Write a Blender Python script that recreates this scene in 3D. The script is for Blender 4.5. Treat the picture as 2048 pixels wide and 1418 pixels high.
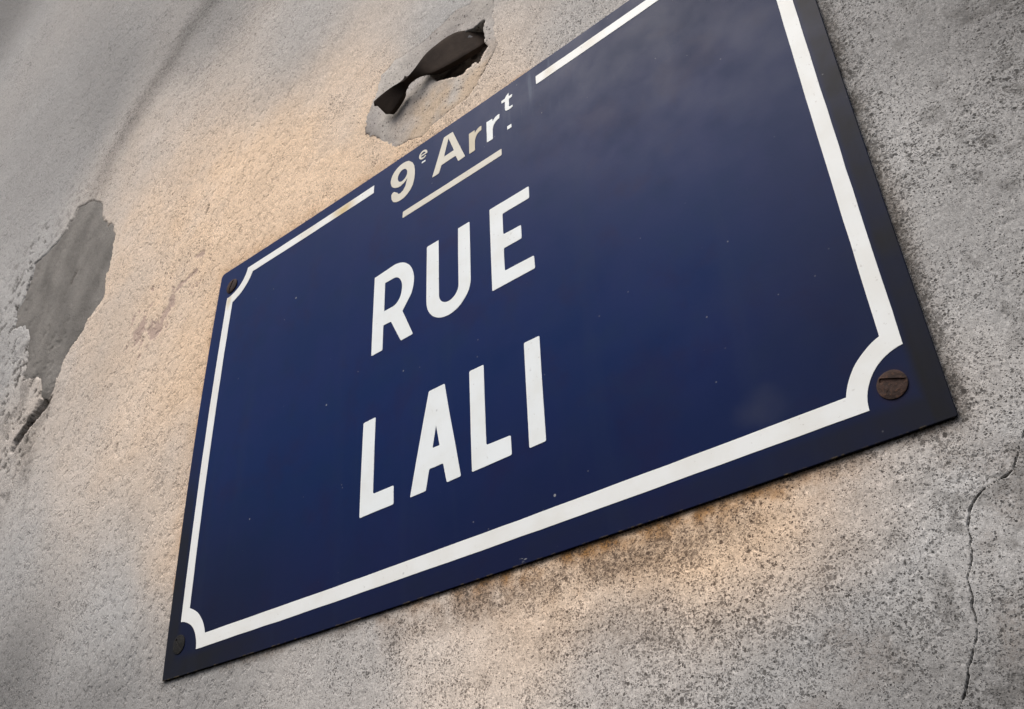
import bpy, bmesh, math, random
import numpy as np
from mathutils import Matrix, Vector

for o in list(bpy.data.objects):
    bpy.data.objects.remove(o)
SC = bpy.context.scene
COL = SC.collection
Z0 = 2.2                                   # height of the sign's lower edge above the street

# ------------------------------------------------------------------ camera, sky, sun, exposure
CAM_POS = (0.7873814, -0.4714875 - 0.0022, -0.2179845 + Z0)
AX_R = (0.7669465, 0.6400745, -0.0457994)   # camera right / up / back, in world axes
AX_U = (0.3727416, -0.3862532, 0.8437251)
AX_B = (0.5223568, -0.6641634, -0.5348180)
cam = bpy.data.cameras.new('camera')
cam.sensor_fit = 'HORIZONTAL'; cam.sensor_width = 36.0; cam.lens = 33.1687
cam.clip_start = 0.01; cam.clip_end = 500
camo = bpy.data.objects.new('camera', cam); COL.objects.link(camo)
m = Matrix((AX_R, AX_U, AX_B)).transposed().to_4x4(); m.translation = CAM_POS
camo.matrix_world = m
SC.camera = camo

SUN_DIR = Vector((-0.22, -0.60, 1.08)).normalized()      # towards the sun: upper left, in front of the wall
elev = math.asin(SUN_DIR.z)
w = bpy.data.worlds.new('World'); SC.world = w; w.use_nodes = True
nt = w.node_tree; nt.nodes.clear()
sky = nt.nodes.new('ShaderNodeTexSky'); sky.sky_type = 'NISHITA'; sky.sun_disc = False
sky.sun_elevation = elev; sky.sun_rotation = math.atan2(SUN_DIR.x, SUN_DIR.y)
sky.air_density = 1.0; sky.dust_density = 6.0; sky.ozone_density = 0.6
bg = nt.nodes.new('ShaderNodeBackground'); bg.inputs['Strength'].default_value = 0.07
ow = nt.nodes.new('ShaderNodeOutputWorld')
nt.links.new(sky.outputs[0], bg.inputs[0]); nt.links.new(bg.outputs[0], ow.inputs[0])
sl = bpy.data.lights.new('sun', 'SUN'); sl.energy = 1.5; sl.angle = math.radians(34); sl.color = (1.0, 0.97, 0.93)
so = bpy.data.objects.new('sun', sl); COL.objects.link(so)
so.rotation_euler = SUN_DIR.to_track_quat('Z', 'Y').to_euler(); so.location = SUN_DIR * 20

SC.view_settings.view_transform = 'Standard'; SC.view_settings.look = 'None'
SC.view_settings.exposure = 1.0; SC.view_settings.gamma = 1.0

# ------------------------------------------------------------------ node helpers
class NT:
    def __init__(s, name):
        s.mat = bpy.data.materials.new(name); s.mat.use_nodes = True
        s.t = s.mat.node_tree; s.t.nodes.clear()
        s.out = s.t.nodes.new('ShaderNodeOutputMaterial')
        s.b = s.t.nodes.new('ShaderNodeBsdfPrincipled')
        s.t.links.new(s.b.outputs[0], s.out.inputs[0])
        s.tc = s.t.nodes.new('ShaderNodeTexCoord')
        s.co = s.tc.outputs['Object']
    def put(s, sock, v):
        if hasattr(v, 'is_output'): s.t.links.new(v, sock)
        else: sock.default_value = v
    def math(s, op, a, b=0.0, c=0.0, clamp=False):
        n = s.t.nodes.new('ShaderNodeMath'); n.operation = op; n.use_clamp = clamp
        for i, v in enumerate((a, b, c)): s.put(n.inputs[i], v)
        return n.outputs[0]
    def attr(s, name):
        n = s.t.nodes.new('ShaderNodeAttribute'); n.attribute_name = name
        return n.outputs['Fac']
    def noise(s, scale, detail=2.0, rough=0.5, vec=None, dist=0.0):
        n = s.t.nodes.new('ShaderNodeTexNoise')
        n.inputs['Scale'].default_value = scale; n.inputs['Detail'].default_value = detail
        n.inputs['Roughness'].default_value = rough; n.inputs['Distortion'].default_value = dist
        s.t.links.new(vec or s.co, n.inputs['Vector'])
        return n.outputs[0]
    def noisecol(s, scale, detail=2.0):
        n = s.t.nodes.new('ShaderNodeTexNoise')
        n.inputs['Scale'].default_value = scale; n.inputs['Detail'].default_value = detail
        s.t.links.new(s.co, n.inputs['Vector']); return n.outputs[1]
    def voro(s, scale, vec=None):
        n = s.t.nodes.new('ShaderNodeTexVoronoi'); n.inputs['Scale'].default_value = scale
        s.t.links.new(vec or s.co, n.inputs['Vector']); return n
    def ramp(s, v, lo, hi, a=0.0, b=1.0, smooth=True):
        n = s.t.nodes.new('ShaderNodeMapRange'); n.clamp = True
        if smooth: n.interpolation_type = 'SMOOTHSTEP'
        for i, x in zip((0, 1, 2, 3, 4), (v, lo, hi, a, b)): s.put(n.inputs[i], x)
        return n.outputs[0]
    def mix(s, f, a, b, mode='MIX'):
        n = s.t.nodes.new('ShaderNodeMix'); n.data_type = 'RGBA'; n.blend_type = mode
        def c(v): return v if hasattr(v, 'is_output') else (*v, 1.0)
        s.put(n.inputs[0], f); s.put(n.inputs[6], c(a)); s.put(n.inputs[7], c(b))
        return n.outputs[2]
    def scale(s, col, f):
        n = s.t.nodes.new('ShaderNodeVectorMath'); n.operation = 'SCALE'
        s.put(n.inputs[0], col); s.put(n.inputs['Scale'], f); return n.outputs[0]
    def stretch(s, sx, sy, sz, rot=(0, 0, 0)):
        n = s.t.nodes.new('ShaderNodeMapping'); n.inputs['Scale'].default_value = (sx, sy, sz)
        n.inputs['Rotation'].default_value = rot
        s.t.links.new(s.co, n.inputs['Vector']); return n.outputs[0]
    def warped(s, scale, amt):
        a = s.t.nodes.new('ShaderNodeVectorMath'); a.operation = 'SUBTRACT'
        s.t.links.new(s.noisecol(scale, 3), a.inputs[0]); a.inputs[1].default_value = (.5, .5, .5)
        b = s.t.nodes.new('ShaderNodeVectorMath'); b.operation = 'MULTIPLY_ADD'
        s.t.links.new(a.outputs[0], b.inputs[0]); b.inputs[1].default_value = (amt,) * 3
        s.t.links.new(s.co, b.inputs[2]); return b.outputs[0]
    def blob(s, cx, cz, rx, rz, vec=None, ang=0.0):
        sp = s.t.nodes.new('ShaderNodeSeparateXYZ'); s.t.links.new(vec or s.co, sp.inputs[0])
        dx = s.math('SUBTRACT', sp.outputs[0], cx); dz = s.math('SUBTRACT', sp.outputs[2], cz)
        if ang:
            c, q = math.cos(ang), math.sin(ang)
            dx, dz = (s.math('ADD', s.math('MULTIPLY', dx, c), s.math('MULTIPLY', dz, q)),
                      s.math('SUBTRACT', s.math('MULTIPLY', dz, c), s.math('MULTIPLY', dx, q)))
        d = s.math('ADD', s.math('POWER', s.math('ABSOLUTE', s.math('DIVIDE', dx, rx)), 2.0),
                   s.math('POWER', s.math('ABSOLUTE', s.math('DIVIDE', dz, rz)), 2.0))
        return s.ramp(s.math('SQRT', d), 1.0, 0.0)
    def bump(s, h, dist, strength=1.0):
        n = s.t.nodes.new('ShaderNodeBump'); n.inputs['Distance'].default_value = dist
        n.inputs['Strength'].default_value = strength
        s.t.links.new(h, n.inputs['Height']); s.t.links.new(n.outputs[0], s.b.inputs['Normal'])
    def done(s, col, rough, spec=0.5):
        s.put(s.b.inputs['Base Color'], col if hasattr(col, 'is_output') else (*col, 1.0))
        s.put(s.b.inputs['Roughness'], rough); s.b.inputs['Specular IOR Level'].default_value = spec
        return s.mat

# ------------------------------------------------------------------ materials
def mat_render():
    """weathered lime render: cream to grey, sooty, pitted, with corner darkening painted into the tone"""
    s = NT('weathered_render')
    tone, warm, rust, dens, dirt_shade, flake, soil = [s.attr(a) for a in ('tone', 'warm', 'rust', 'dens', 'dirt_shade', 'flake', 'soil')]
    st = s.stretch(1.0, 1.0, 0.72)
    n1 = s.noise(330, 2, 0.6, st)
    n2 = s.noise(640, 2, 0.55, s.stretch(1.0, 1.0, 0.8))
    nb = s.noise(95, 3, 0.6)
    ng = s.noise(1500, 2, 0.6)
    wv = s.warped(520, 0.0022)
    def spots(scale, k):
        v = s.voro(scale, wv)
        sp = s.t.nodes.new('ShaderNodeSeparateColor'); s.t.links.new(v.outputs['Color'], sp.inputs[0])
        r = s.math('MULTIPLY', s.math('POWER', sp.outputs[0], 2.2), s.math('MULTIPLY', dens, k))
        r = s.math('MULTIPLY', r, s.ramp(nb, 0.3, 0.7, 0.45, 1.45, False))
        return s.ramp(v.outputs['Distance'], r, s.math('MULTIPLY', r, 0.55)), sp.outputs[1]
    p1, d1 = spots(330, 0.52); p2, d2 = spots(700, 0.85); p3, d3 = spots(1150, 0.95)
    n1p = s.ramp(n1, s.math('SUBTRACT', 0.76, s.math('MULTIPLY', dens, 0.16)), 0.80)
    pits = s.math('MAXIMUM', s.math('MULTIPLY', p1, s.ramp(d1, 0, 1, 0.45, 1.0)), s.math('MULTIPLY', p2, s.ramp(d2, 0, 1, 0.5, 1.0)))
    px = s.t.nodes.new('ShaderNodeSeparateXYZ'); s.t.links.new(s.co, px.inputs[0])
    left = s.ramp(px.outputs[0], 0.36, 0.0)
    p4, d4 = spots(185, 0.66)
    n5 = s.noise(125, 3, 0.65, s.stretch(1.0, 1.0, 0.8))
    dent = s.math('MULTIPLY', s.ramp(n5, 0.50, 0.66), left)
    pits = s.math('MAXIMUM', pits, s.math('MULTIPLY', p3, 0.7))
    pits = s.math('MAXIMUM', pits, s.math('MULTIPLY', s.math('MULTIPLY', p4, s.ramp(d4, 0, 1, 0.15, 0.75)), left))
    pits = s.math('MAXIMUM', pits, s.math('MULTIPLY', n1p, 0.55))
    base = s.mix(warm, (0.985, 0.978, 0.965), (1.235, 0.955, 0.70))
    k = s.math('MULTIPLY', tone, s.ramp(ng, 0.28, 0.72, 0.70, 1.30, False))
    k = s.math('MULTIPLY', k, s.ramp(s.noise(470, 3, 0.7), 0.3, 0.7, 0.80, 1.20, False))
    k = s.math('MULTIPLY', k, s.ramp(nb, 0.3, 0.7, 0.93, 1.07, False))
    k = s.math('MULTIPLY', k, s.ramp(n2, 0.3, 0.7, 1.09, 0.91, False))
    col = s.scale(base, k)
    col = s.mix(s.math('MULTIPLY', flake, 0.7), col, (0.36, 0.265, 0.235))
    rn = s.math('MULTIPLY', rust, s.ramp(s.noise(60, 4, 0.6), 0.3, 0.65, 0.35, 1.0))
    col = s.mix(rn, col, (0.40, 0.205, 0.065))
    col = s.mix(s.math('MULTIPLY', soil, s.ramp(s.noise(380, 4, 0.7), 0.34, 0.64, 0.2, 1.0)), col, (0.135, 0.098, 0.070))
    pitc = s.mix(warm, (0.050, 0.048, 0.046), (0.085, 0.057, 0.042))
    col = s.mix(s.math('MULTIPLY', pits, 0.92), col, pitc)
    dn = s.math('MULTIPLY', dirt_shade, s.ramp(s.noise(210, 3, 0.6), 0.28, 0.6, 0.45, 1.0))
    col = s.mix(dn, col, (0.042, 0.038, 0.033))
    h = s.math('ADD', s.math('MULTIPLY', pits, -0.75), s.math('MULTIPLY', ng, 0.35))
    k2 = s.math('MULTIPLY', dent, 0.16)
    col = s.mix(k2, col, pitc)
    h = s.math('ADD', h, s.math('MULTIPLY', n1, -0.5))
    h = s.math('ADD', h, s.math('MULTIPLY', dent, -1.6))
    s.bump(h, 0.0005, 0.8)
    return s.done(col, 0.93, 0.15)

def mat_mortar(name, ca, cb, pit_k, bump):
    """repair mortar, trowelled; ca..cb the two tones of the cement"""
    s = NT(name)
    sm = s.noise(15, 3, 0.5, s.stretch(1.3, 1, 0.8, (0, -0.6, 0)))
    fine = s.noise(900, 2, 0.6)
    n1 = s.noise(330, 3, 0.6)
    v = s.voro(330, s.warped(520, 0.002)); sp = s.t.nodes.new('ShaderNodeSeparateColor'); s.t.links.new(v.outputs['Color'], sp.inputs[0])
    rr = s.math('MULTIPLY', s.math('POWER', sp.outputs[0], 2.5), 0.5)
    pit = s.math('MAXIMUM', s.ramp(n1, 0.66, 0.74), s.ramp(v.outputs['Distance'], rr, s.math('MULTIPLY', rr, 0.5)))
    dirt_shade, warm = s.attr('dirt_shade'), s.attr('warm')
    col = s.mix(s.ramp(sm, 0.3, 0.7), ca, cb)
    col = s.mix(s.math('MULTIPLY', warm, 0.75), col, (0.50, 0.385, 0.27))
    col = s.scale(col, s.math('MULTIPLY', s.math('MULTIPLY', s.ramp(fine, 0.25, 0.75, 0.80, 1.20, False), s.ramp(s.noise(430, 3, 0.7), 0.3, 0.7, 0.82, 1.18, False)), s.attr('tone')))
    col = s.mix(s.math('MULTIPLY', pit, pit_k), col, (0.10, 0.09, 0.085))
    col = s.mix(dirt_shade, col, (0.095, 0.075, 0.062))
    h = s.math('ADD', s.math('MULTIPLY', pit, -0.6), s.math('ADD', s.math('MULTIPLY', fine, 0.3), s.math('MULTIPLY', sm, 1.2)))
    s.bump(h, bump, 0.9)
    return s.done(col, 0.95, 0.12)

def mat_blue():
    """vitreous blue enamel with painted sheen and shade, sooty rim and tiny chips"""
    s = NT('blue_enamel')
    wv = s.warped(7, 0.06)
    n = s.noise(11, 4, 0.6); n2 = s.noise(27, 3, 0.55); pur = s.noise(16, 4, 0.65, wv)
    col = s.mix(s.ramp(n, 0.35, 0.65), (0.0045, 0.029, 0.140), (0.0095, 0.031, 0.150))
    col = s.mix(s.math('MULTIPLY', s.ramp(pur, 0.50, 0.68), 0.35), col, (0.020, 0.020, 0.095))
    col = s.mix(s.math('MULTIPLY', s.ramp(n2, 0.5, 0.7), 0.35), col, (0.0065, 0.034, 0.125))
    # dark reflection painted along the bottom, painted vignette at left corner and right side
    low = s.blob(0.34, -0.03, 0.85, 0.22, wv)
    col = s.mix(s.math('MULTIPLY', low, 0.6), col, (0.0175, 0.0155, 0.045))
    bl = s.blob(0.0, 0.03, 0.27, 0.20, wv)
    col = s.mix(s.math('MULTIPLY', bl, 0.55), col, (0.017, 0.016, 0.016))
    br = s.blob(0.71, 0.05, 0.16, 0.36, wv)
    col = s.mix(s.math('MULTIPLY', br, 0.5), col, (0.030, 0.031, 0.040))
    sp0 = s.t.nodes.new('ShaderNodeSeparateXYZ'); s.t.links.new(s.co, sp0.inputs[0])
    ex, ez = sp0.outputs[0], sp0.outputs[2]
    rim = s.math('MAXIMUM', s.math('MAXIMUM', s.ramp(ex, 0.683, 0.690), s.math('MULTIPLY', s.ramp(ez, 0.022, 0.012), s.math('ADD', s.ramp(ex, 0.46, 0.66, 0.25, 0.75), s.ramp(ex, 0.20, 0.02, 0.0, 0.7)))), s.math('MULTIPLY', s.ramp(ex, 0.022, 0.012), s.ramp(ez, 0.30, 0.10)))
    col = s.mix(s.math('MULTIPLY', rim, s.ramp(n2, 0.3, 0.7, 0.6, 0.95)), col, (0.024, 0.025, 0.029))  # sooty rim, also greyed by a painted edge vignette
    streak = s.ramp(s.noise(38, 3, 0.6, s.stretch(1, 1, 0.07)), 0.52, 0.72)
    col = s.mix(s.math('MULTIPLY', streak, 0.07), col, (0.05, 0.075, 0.14))
    rim2 = s.math('MULTIPLY', s.blob(0.6739, 0.0285, 0.0135, 0.0145, s.warped(90, 0.006)), 0.55)
    rim2 = s.math('ADD', rim2, s.math('MULTIPLY', s.blob(0.0242, 0.4245, 0.0135, 0.0145, s.warped(90, 0.006)), 0.4))
    col = s.mix(rim2, col, (0.050, 0.026, 0.020))
    lip = s.math('MULTIPLY', s.ramp(ez, 0.0011, 0.0004), s.ramp(s.noise(75, 4, 0.7), 0.50, 0.62))
    col = s.mix(s.math('MULTIPLY', lip, 0.75), col, (0.22, 0.18, 0.11))
    # pale sky sheen painted into the colour towards the top and upper right
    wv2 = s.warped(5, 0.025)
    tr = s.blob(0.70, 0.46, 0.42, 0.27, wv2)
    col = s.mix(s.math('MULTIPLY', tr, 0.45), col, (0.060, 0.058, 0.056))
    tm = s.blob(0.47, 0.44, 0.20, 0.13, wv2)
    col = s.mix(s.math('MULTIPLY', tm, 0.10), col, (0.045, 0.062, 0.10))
    # pale lime runs under the wall hole
    sv = s.stretch(1, 1, 0.12)
    run = s.ramp(s.noise(130, 2, 0.5, sv), 0.52, 0.72)
    runs = s.math('MULTIPLY', run, s.blob(0.455, 0.445, 0.075, 0.085))
    col = s.mix(s.math('MULTIPLY', runs, 0.5), col, (0.15, 0.20, 0.30))
    sm = s.blob(0.598, 0.044, 0.022, 0.016, s.warped(40, 0.02))
    col = s.mix(s.math('MULTIPLY', sm, 0.25), col, (0.10, 0.11, 0.16))
    # tiny chips
    v = s.voro(78); big = s.voro(23)
    c1 = s.ramp(s.math('ADD', v.outputs['Distance'], s.math('MULTIPLY', s.noise(700, 1), 0.05)), 0.088, 0.055)
    vs = s.t.nodes.new('ShaderNodeSeparateColor'); s.t.links.new(v.outputs['Color'], vs.inputs[0])
    c1 = s.math('MULTIPLY', s.math('MULTIPLY', c1, s.ramp(vs.outputs[0], 0.35, 1.0)), s.math('GREATER_THAN', s.noise(22, 2), 0.47))
    c2 = s.ramp(big.outputs['Distance'], 0.030, 0.018)
    scr = s.ramp(s.noise(240, 3, 0.6, s.stretch(0.5, 1, 3.0, (0, -0.3, 0))), 0.585, 0.62)
    edge = s.math('MULTIPLY', scr, s.math('ADD', s.blob(0.418, 0.003, 0.016, 0.0042), s.math('MULTIPLY', s.blob(0.459, 0.0105, 0.006, 0.003), 0.7), clamp=True))
    chips = s.math('MAXIMUM', s.math('MAXIMUM', s.math('MULTIPLY', c1, 0.55), c2), s.ramp(edge, 0.25, 0.5))
    col = s.mix(s.math('MULTIPLY', chips, 0.8), col, (0.50, 0.52, 0.56))
    h = s.math('ADD', s.math('MULTIPLY', s.noise(10, 1), 0.25), s.math('ADD', s.math('MULTIPLY', s.noise(420, 2), 0.05), s.math('MULTIPLY', chips, 0.1)))
    s.bump(h, 0.0012, 0.5)
    r = s.ramp(n2, 0.3, 0.7, 0.30, 0.44, False)
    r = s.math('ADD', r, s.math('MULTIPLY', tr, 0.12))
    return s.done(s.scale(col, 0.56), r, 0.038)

def mat_white(name, base=(0.745, 0.795, 0.815), beige=0.0, spots=()):
    s = NT(name)
    n = s.noise(30, 4, 0.6)
    col = s.mix(s.ramp(n, 0.35, 0.7), base, tuple(c * k for c, k in zip(base, (0.95, 0.935, 0.91))))
    if beige: col = s.mix(s.math('MULTIPLY', s.ramp(s.noise(55, 3), 0.25, 0.6, 0.55, 1.0), beige), col, (0.50, 0.45, 0.34))
    wv = s.warped(60, 0.012)
    for cx, cz, rx, rz, k, c in spots:
        col = s.mix(s.math('MULTIPLY', s.blob(cx, cz, rx, rz, wv), k), col, c)
    d = s.voro(75)
    dots = s.math('MULTIPLY', s.ramp(s.math('ADD', d.outputs['Distance'], s.math('MULTIPLY', s.noise(500, 2), 0.12)), 0.16, 0.10),
                  s.math('GREATER_THAN', s.noise(40, 1), 0.5))
    col = s.mix(s.math('MULTIPLY', dots, 0.42), col, (0.30, 0.31, 0.33))
    v = s.noise(330, 3, 0.6)
    col = s.mix(s.math('MULTIPLY', s.ramp(v, 0.66, 0.72), 0.3), col, (0.35, 0.33, 0.30))
    s.bump(s.math('ADD', s.noise(16, 2), s.math('MULTIPLY', s.noise(420, 2), 0.04)), 0.0014, 0.4)
    return s.done(col, 0.40, 0.08)

def mat_rust(name, ca, cb, cc):
    s = NT(name)
    n = s.noise(180, 5, 0.65); n2 = s.noise(520, 3, 0.6)
    col = s.mix(s.ramp(n, 0.35, 0.65), ca, cb)
    col = s.mix(s.math('MULTIPLY', s.ramp(n2, 0.52, 0.68), 0.7), col, cc)
    s.bump(s.math('ADD', n, s.math('MULTIPLY', n2, 0.5)), 0.0008, 0.8)
    return s.done(col, 0.85, 0.2)

def mat_iron():
    s = NT('weathered_iron')
    n = s.noise(60, 5, 0.6); n2 = s.noise(420, 3, 0.6)
    col = s.mix(s.ramp(n, 0.3, 0.7), (0.034, 0.026, 0.022), (0.052, 0.039, 0.032))
    col = s.mix(s.math('MULTIPLY', s.ramp(n2, 0.60, 0.72), 0.4), col, (0.036, 0.026, 0.020))
    chip = s.blob(0.380, 0.5585, 0.0035, 0.0022, s.warped(200, 0.006))
    col = s.mix(s.math('MULTIPLY', s.ramp(chip, 0.25, 0.5), 0.7), col, (0.17, 0.17, 0.18))
    s.bump(s.math('ADD', n, s.math('MULTIPLY', n2, 0.25)), 0.0009, 0.7)
    return s.done(col, 0.85, 0.06)

M_RENDER = mat_render()
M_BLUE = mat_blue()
YEL, CRM = (0.55, 0.42, 0.20), (0.55, 0.50, 0.40)
M_WHITE = mat_white('white_enamel')
M_BORDER = mat_white('white_enamel_border', (0.755, 0.785, 0.785), 0.0,
    [(0.2045, 0.434, 0.026, 0.012, 0.95, YEL), (0.023, 0.4045, 0.007, 0.016, 0.8, (0.58, 0.50, 0.33)), (0.150, 0.434, 0.022, 0.010, 0.25, YEL),
     (0.4725, 0.434, 0.011, 0.012, 0.65, CRM), (0.515, 0.434, 0.020, 0.012, 0.45, CRM)])
M_CREAM = mat_white('ivory_enamel', (0.66, 0.66, 0.61), 0.35)
M_BEIGE = mat_white('beige_enamel', (0.60, 0.57, 0.47), 0.75)
M_RUST = mat_rust('rusty_iron', (0.030, 0.020, 0.017), (0.052, 0.031, 0.025), (0.088, 0.046, 0.030))
M_RUST2 = mat_rust('dark_rust', (0.022, 0.014, 0.013), (0.038, 0.020, 0.016), (0.055, 0.026, 0.016))
M_SOOT = mat_rust('sooty_iron', (0.0085, 0.0085, 0.009), (0.012, 0.0118, 0.0115), (0.015, 0.0145, 0.014))
M_IRON = mat_iron()
M_CEMENT = mat_mortar('grey_cement', (0.145, 0.139, 0.130), (0.212, 0.203, 0.190), 0.35, 0.0014)
M_LIME = mat_mortar('pale_lime_mortar', (0.33, 0.31, 0.297), (0.45, 0.425, 0.395), 0.8, 0.0007)

# ------------------------------------------------------------------ shared form of wall and plate
PW, PH, ZP = 0.70, 0.45337, 0.0022          # plate width, height, stand-off of its corners
def bend(x, z):                             # the old plate is slightly warped: hollow along, bulged across
    u = np.clip(np.asarray(x, float) / PW, 0, 1); v = np.clip(np.asarray(z, float) / PH, 0, 1)
    return PW * (-0.00735 * 4 * u * (1 - u) + 0.0051 * 4 * v * (1 - v))

_rng = np.random.RandomState(7)
_TAB = _rng.rand(256, 256).astype(np.float32)
def vnoise(x, z, s, seed=0):
    x = x * s + 17.31 * seed + 1000; z = z * s + 9.77 * seed + 1000
    ix = np.floor(x).astype(np.int64); iz = np.floor(z).astype(np.int64)
    fx = (x - ix); fz = (z - iz)
    fx = fx * fx * fx * (fx * (fx * 6 - 15) + 10); fz = fz * fz * fz * (fz * (fz * 6 - 15) + 10)
    a = _TAB[ix & 255, iz & 255]; b = _TAB[(ix + 1) & 255, iz & 255]
    c = _TAB[ix & 255, (iz + 1) & 255]; d = _TAB[(ix + 1) & 255, (iz + 1) & 255]
    return (a * (1 - fx) + b * fx) * (1 - fz) + (c * (1 - fx) + d * fx) * fz - 0.5
def fbm(x, z, s, n=4, seed=0, g=0.5):
    t = 0; a = 1.0; tot = 0
    for i in range(n):
        c, q = math.cos(0.6 * i), math.sin(0.6 * i)
        t = t + a * vnoise(x * c - z * q, x * q + z * c, s * 2.03 ** i, seed + i * 3); tot += a; a *= g
    return t / tot * 2
def sdist(x, z, poly):                      # signed distance to a closed outline, inside positive
    P = np.asarray(poly, float); Q = np.roll(P, -1, 0)
    best = np.full(x.shape, 1e9); ins = np.zeros(x.shape, bool)
    for (x1, z1), (x2, z2) in zip(P, Q):
        dx, dz = x2 - x1, z2 - z1
        t = np.clip(((x - x1) * dx + (z - z1) * dz) / (dx * dx + dz * dz), 0, 1)
        best = np.minimum(best, (x - x1 - t * dx) ** 2 + (z - z1 - t * dz) ** 2)
        c = (z1 > z) != (z2 > z)
        if abs(dz) > 1e-12: ins ^= c & (x < dx * (z - z1) / dz + x1)
    d = np.sqrt(best); return np.where(ins, d, -d)
def ldist(x, z, line):                      # distance to an open line and position along it
    P = np.asarray(line, float); best = np.full(x.shape, 1e9); al = np.zeros(x.shape); acc = 0
    for (x1, z1), (x2, z2) in zip(P[:-1], P[1:]):
        dx, dz = x2 - x1, z2 - z1; L2 = dx * dx + dz * dz + 1e-14
        t = np.clip(((x - x1) * dx + (z - z1) * dz) / L2, 0, 1)
        d = np.sqrt((x - x1 - t * dx) ** 2 + (z - z1 - t * dz) ** 2)
        k = d < best; best = np.where(k, d, best); al = np.where(k, acc + t * math.sqrt(L2), al); acc += math.sqrt(L2)
    return best, al
def sstep(v, a, b):
    t = np.clip((v - a) / (b - a), 0, 1); return t * t * (3 - 2 * t)
def near(x, z, poly, m=0.02):
    P = np.asarray(poly); lo = P.min(0) - m; hi = P.max(0) + m
    return (x > lo[0]) & (x < hi[0]) & (z > lo[1]) & (z < hi[1])

# outlines of the wall's marks, in metres from the plate's lower left corner
CAVITY = [(0.3263,0.5412),(0.3386,0.5463),(0.3509,0.5563),(0.3617,0.5658),(0.3737,0.5675),(0.384,0.5646),(0.3927,0.5636),(0.4,0.5645),(0.3976,0.5575),(0.3994,0.5308),(0.4034,0.5252),(0.3969,0.521),(0.3939,0.517),(0.3917,0.5134),(0.3888,0.5114),(0.3854,0.5172),(0.3811,0.517),(0.376,0.5155),(0.3694,0.512),(0.3578,0.517),(0.3445,0.5224),(0.334,0.5273)]
PATCH_A = [(0.4143,0.5934),(0.4142,0.5614),(0.4142,0.5179),(0.4018,0.503),(0.3799,0.4757),(0.3571,0.4729),(0.3352,0.4705),(0.3144,0.4671),(0.2962,0.469),(0.2694,0.4788),(0.2543,0.4944),(0.2402,0.5134),(0.2292,0.5307),(0.2299,0.5483),(0.2408,0.5706),(0.2534,0.5973),(0.2735,0.6078),(0.3003,0.6039),(0.323,0.6027),(0.3453,0.6068),(0.3609,0.6109),(0.3823,0.608),(0.40,0.632),(0.43,0.63)]
PATCH_B = [(-0.4713,0.8452),(-0.4175,0.8249),(-0.3795,0.796),(-0.3552,0.7565),(-0.3166,0.719),(-0.2976,0.6919),(-0.2969,0.651),(-0.2941,0.6055),(-0.2955,0.5732),(-0.3143,0.5502),(-0.3375,0.5325),(-0.3591,0.5172),(-0.3732,0.5015),(-0.3734,0.483),(-0.3858,0.476),(-0.3859,0.4578),(-0.3990,0.4360),(-0.4340,0.4230),(-0.4640,0.3990),(-0.4700,0.4080),(-0.4449,0.4420),(-0.4300,0.4640),(-0.4396,0.4985),(-0.5142,0.5231),(-0.5128,0.569),(-0.5335,0.6268),(-0.5913,0.6536),(-0.6104,0.6998),(-0.5917,0.7135),(-0.5869,0.7574),(-0.5892,0.7904),(-0.5516,0.7901),(-0.5,0.7973),(-0.4687,0.8153)]
GOUGE = [(-0.3836,0.4524),(-0.3982,0.4329),(-0.4337,0.4199),(-0.4663,0.3937),(-0.475,0.3974),(-0.4765,0.415),(-0.4449,0.4331),(-0.4184,0.4559)]
GROOVES = [[(-0.403,0.6799),(-0.4148,0.661),(-0.4181,0.6414)], [(-0.4215,0.55),(-0.4386,0.5397),(-0.4491,0.5264)]]
CRACK = [(0.732,-0.010),(0.7261,-0.0174),(0.7218,-0.0227),(0.7195,-0.0276),(0.7171,-0.0312),(0.7145,-0.0348),(0.7119,-0.0362),(0.7093,-0.0367),(0.7067,-0.0372),(0.7044,-0.0381),(0.7013,-0.0388),(0.6982,-0.0406),(0.6954,-0.0425),(0.6929,-0.045),(0.6906,-0.0476),(0.6895,-0.0511),(0.6876,-0.0549),(0.6873,-0.057),(0.6873,-0.0618),(0.6859,-0.0641),(0.6862,-0.0663),(0.6844,-0.0715),(0.6824,-0.0757),(0.6801,-0.0787),(0.6803,-0.0818),(0.6801,-0.0843),(0.6801,-0.0884),(0.6784,-0.0915),(0.6787,-0.097),(0.6778,-0.1013),(0.6766,-0.1059),(0.6738,-0.1101),(0.6714,-0.1149),(0.669,-0.1182),(0.6676,-0.1226),(0.6644,-0.1286),(0.6607,-0.1339),(0.6589,-0.1377),(0.654,-0.146),(0.651,-0.158)]
FLAKES = [[(-0.0632,0.4932),(-0.0801,0.4906),(-0.096,0.4874),(-0.1072,0.4817),(-0.11,0.4717),(-0.1141,0.4588),(-0.1232,0.441),(-0.1342,0.4425)], [(-0.1560,0.4895),(-0.1626,0.4861),(-0.1679,0.4657),(-0.1698,0.4531)]]
STAIN_L = [(-0.10,1.16),(-0.1476,1.0805),(-0.2205,1.0449),(-0.2773,0.9947),(-0.3295,0.9523),(-0.3725,0.9033),(-0.3917,0.8504)]
SMUDGE = [(0.2866,-0.0161),(0.3461,-0.0136),(0.4132,-0.0178),(0.4736,-0.0168),(0.5278,-0.019),(0.5779,-0.0152)]
HAIRS = [[(-0.0573,0.5956),(-0.0590,0.590),(-0.0622,0.5835)], [(-0.1714,0.2992),(-0.1722,0.2945),(-0.1726,0.2899)]]
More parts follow.
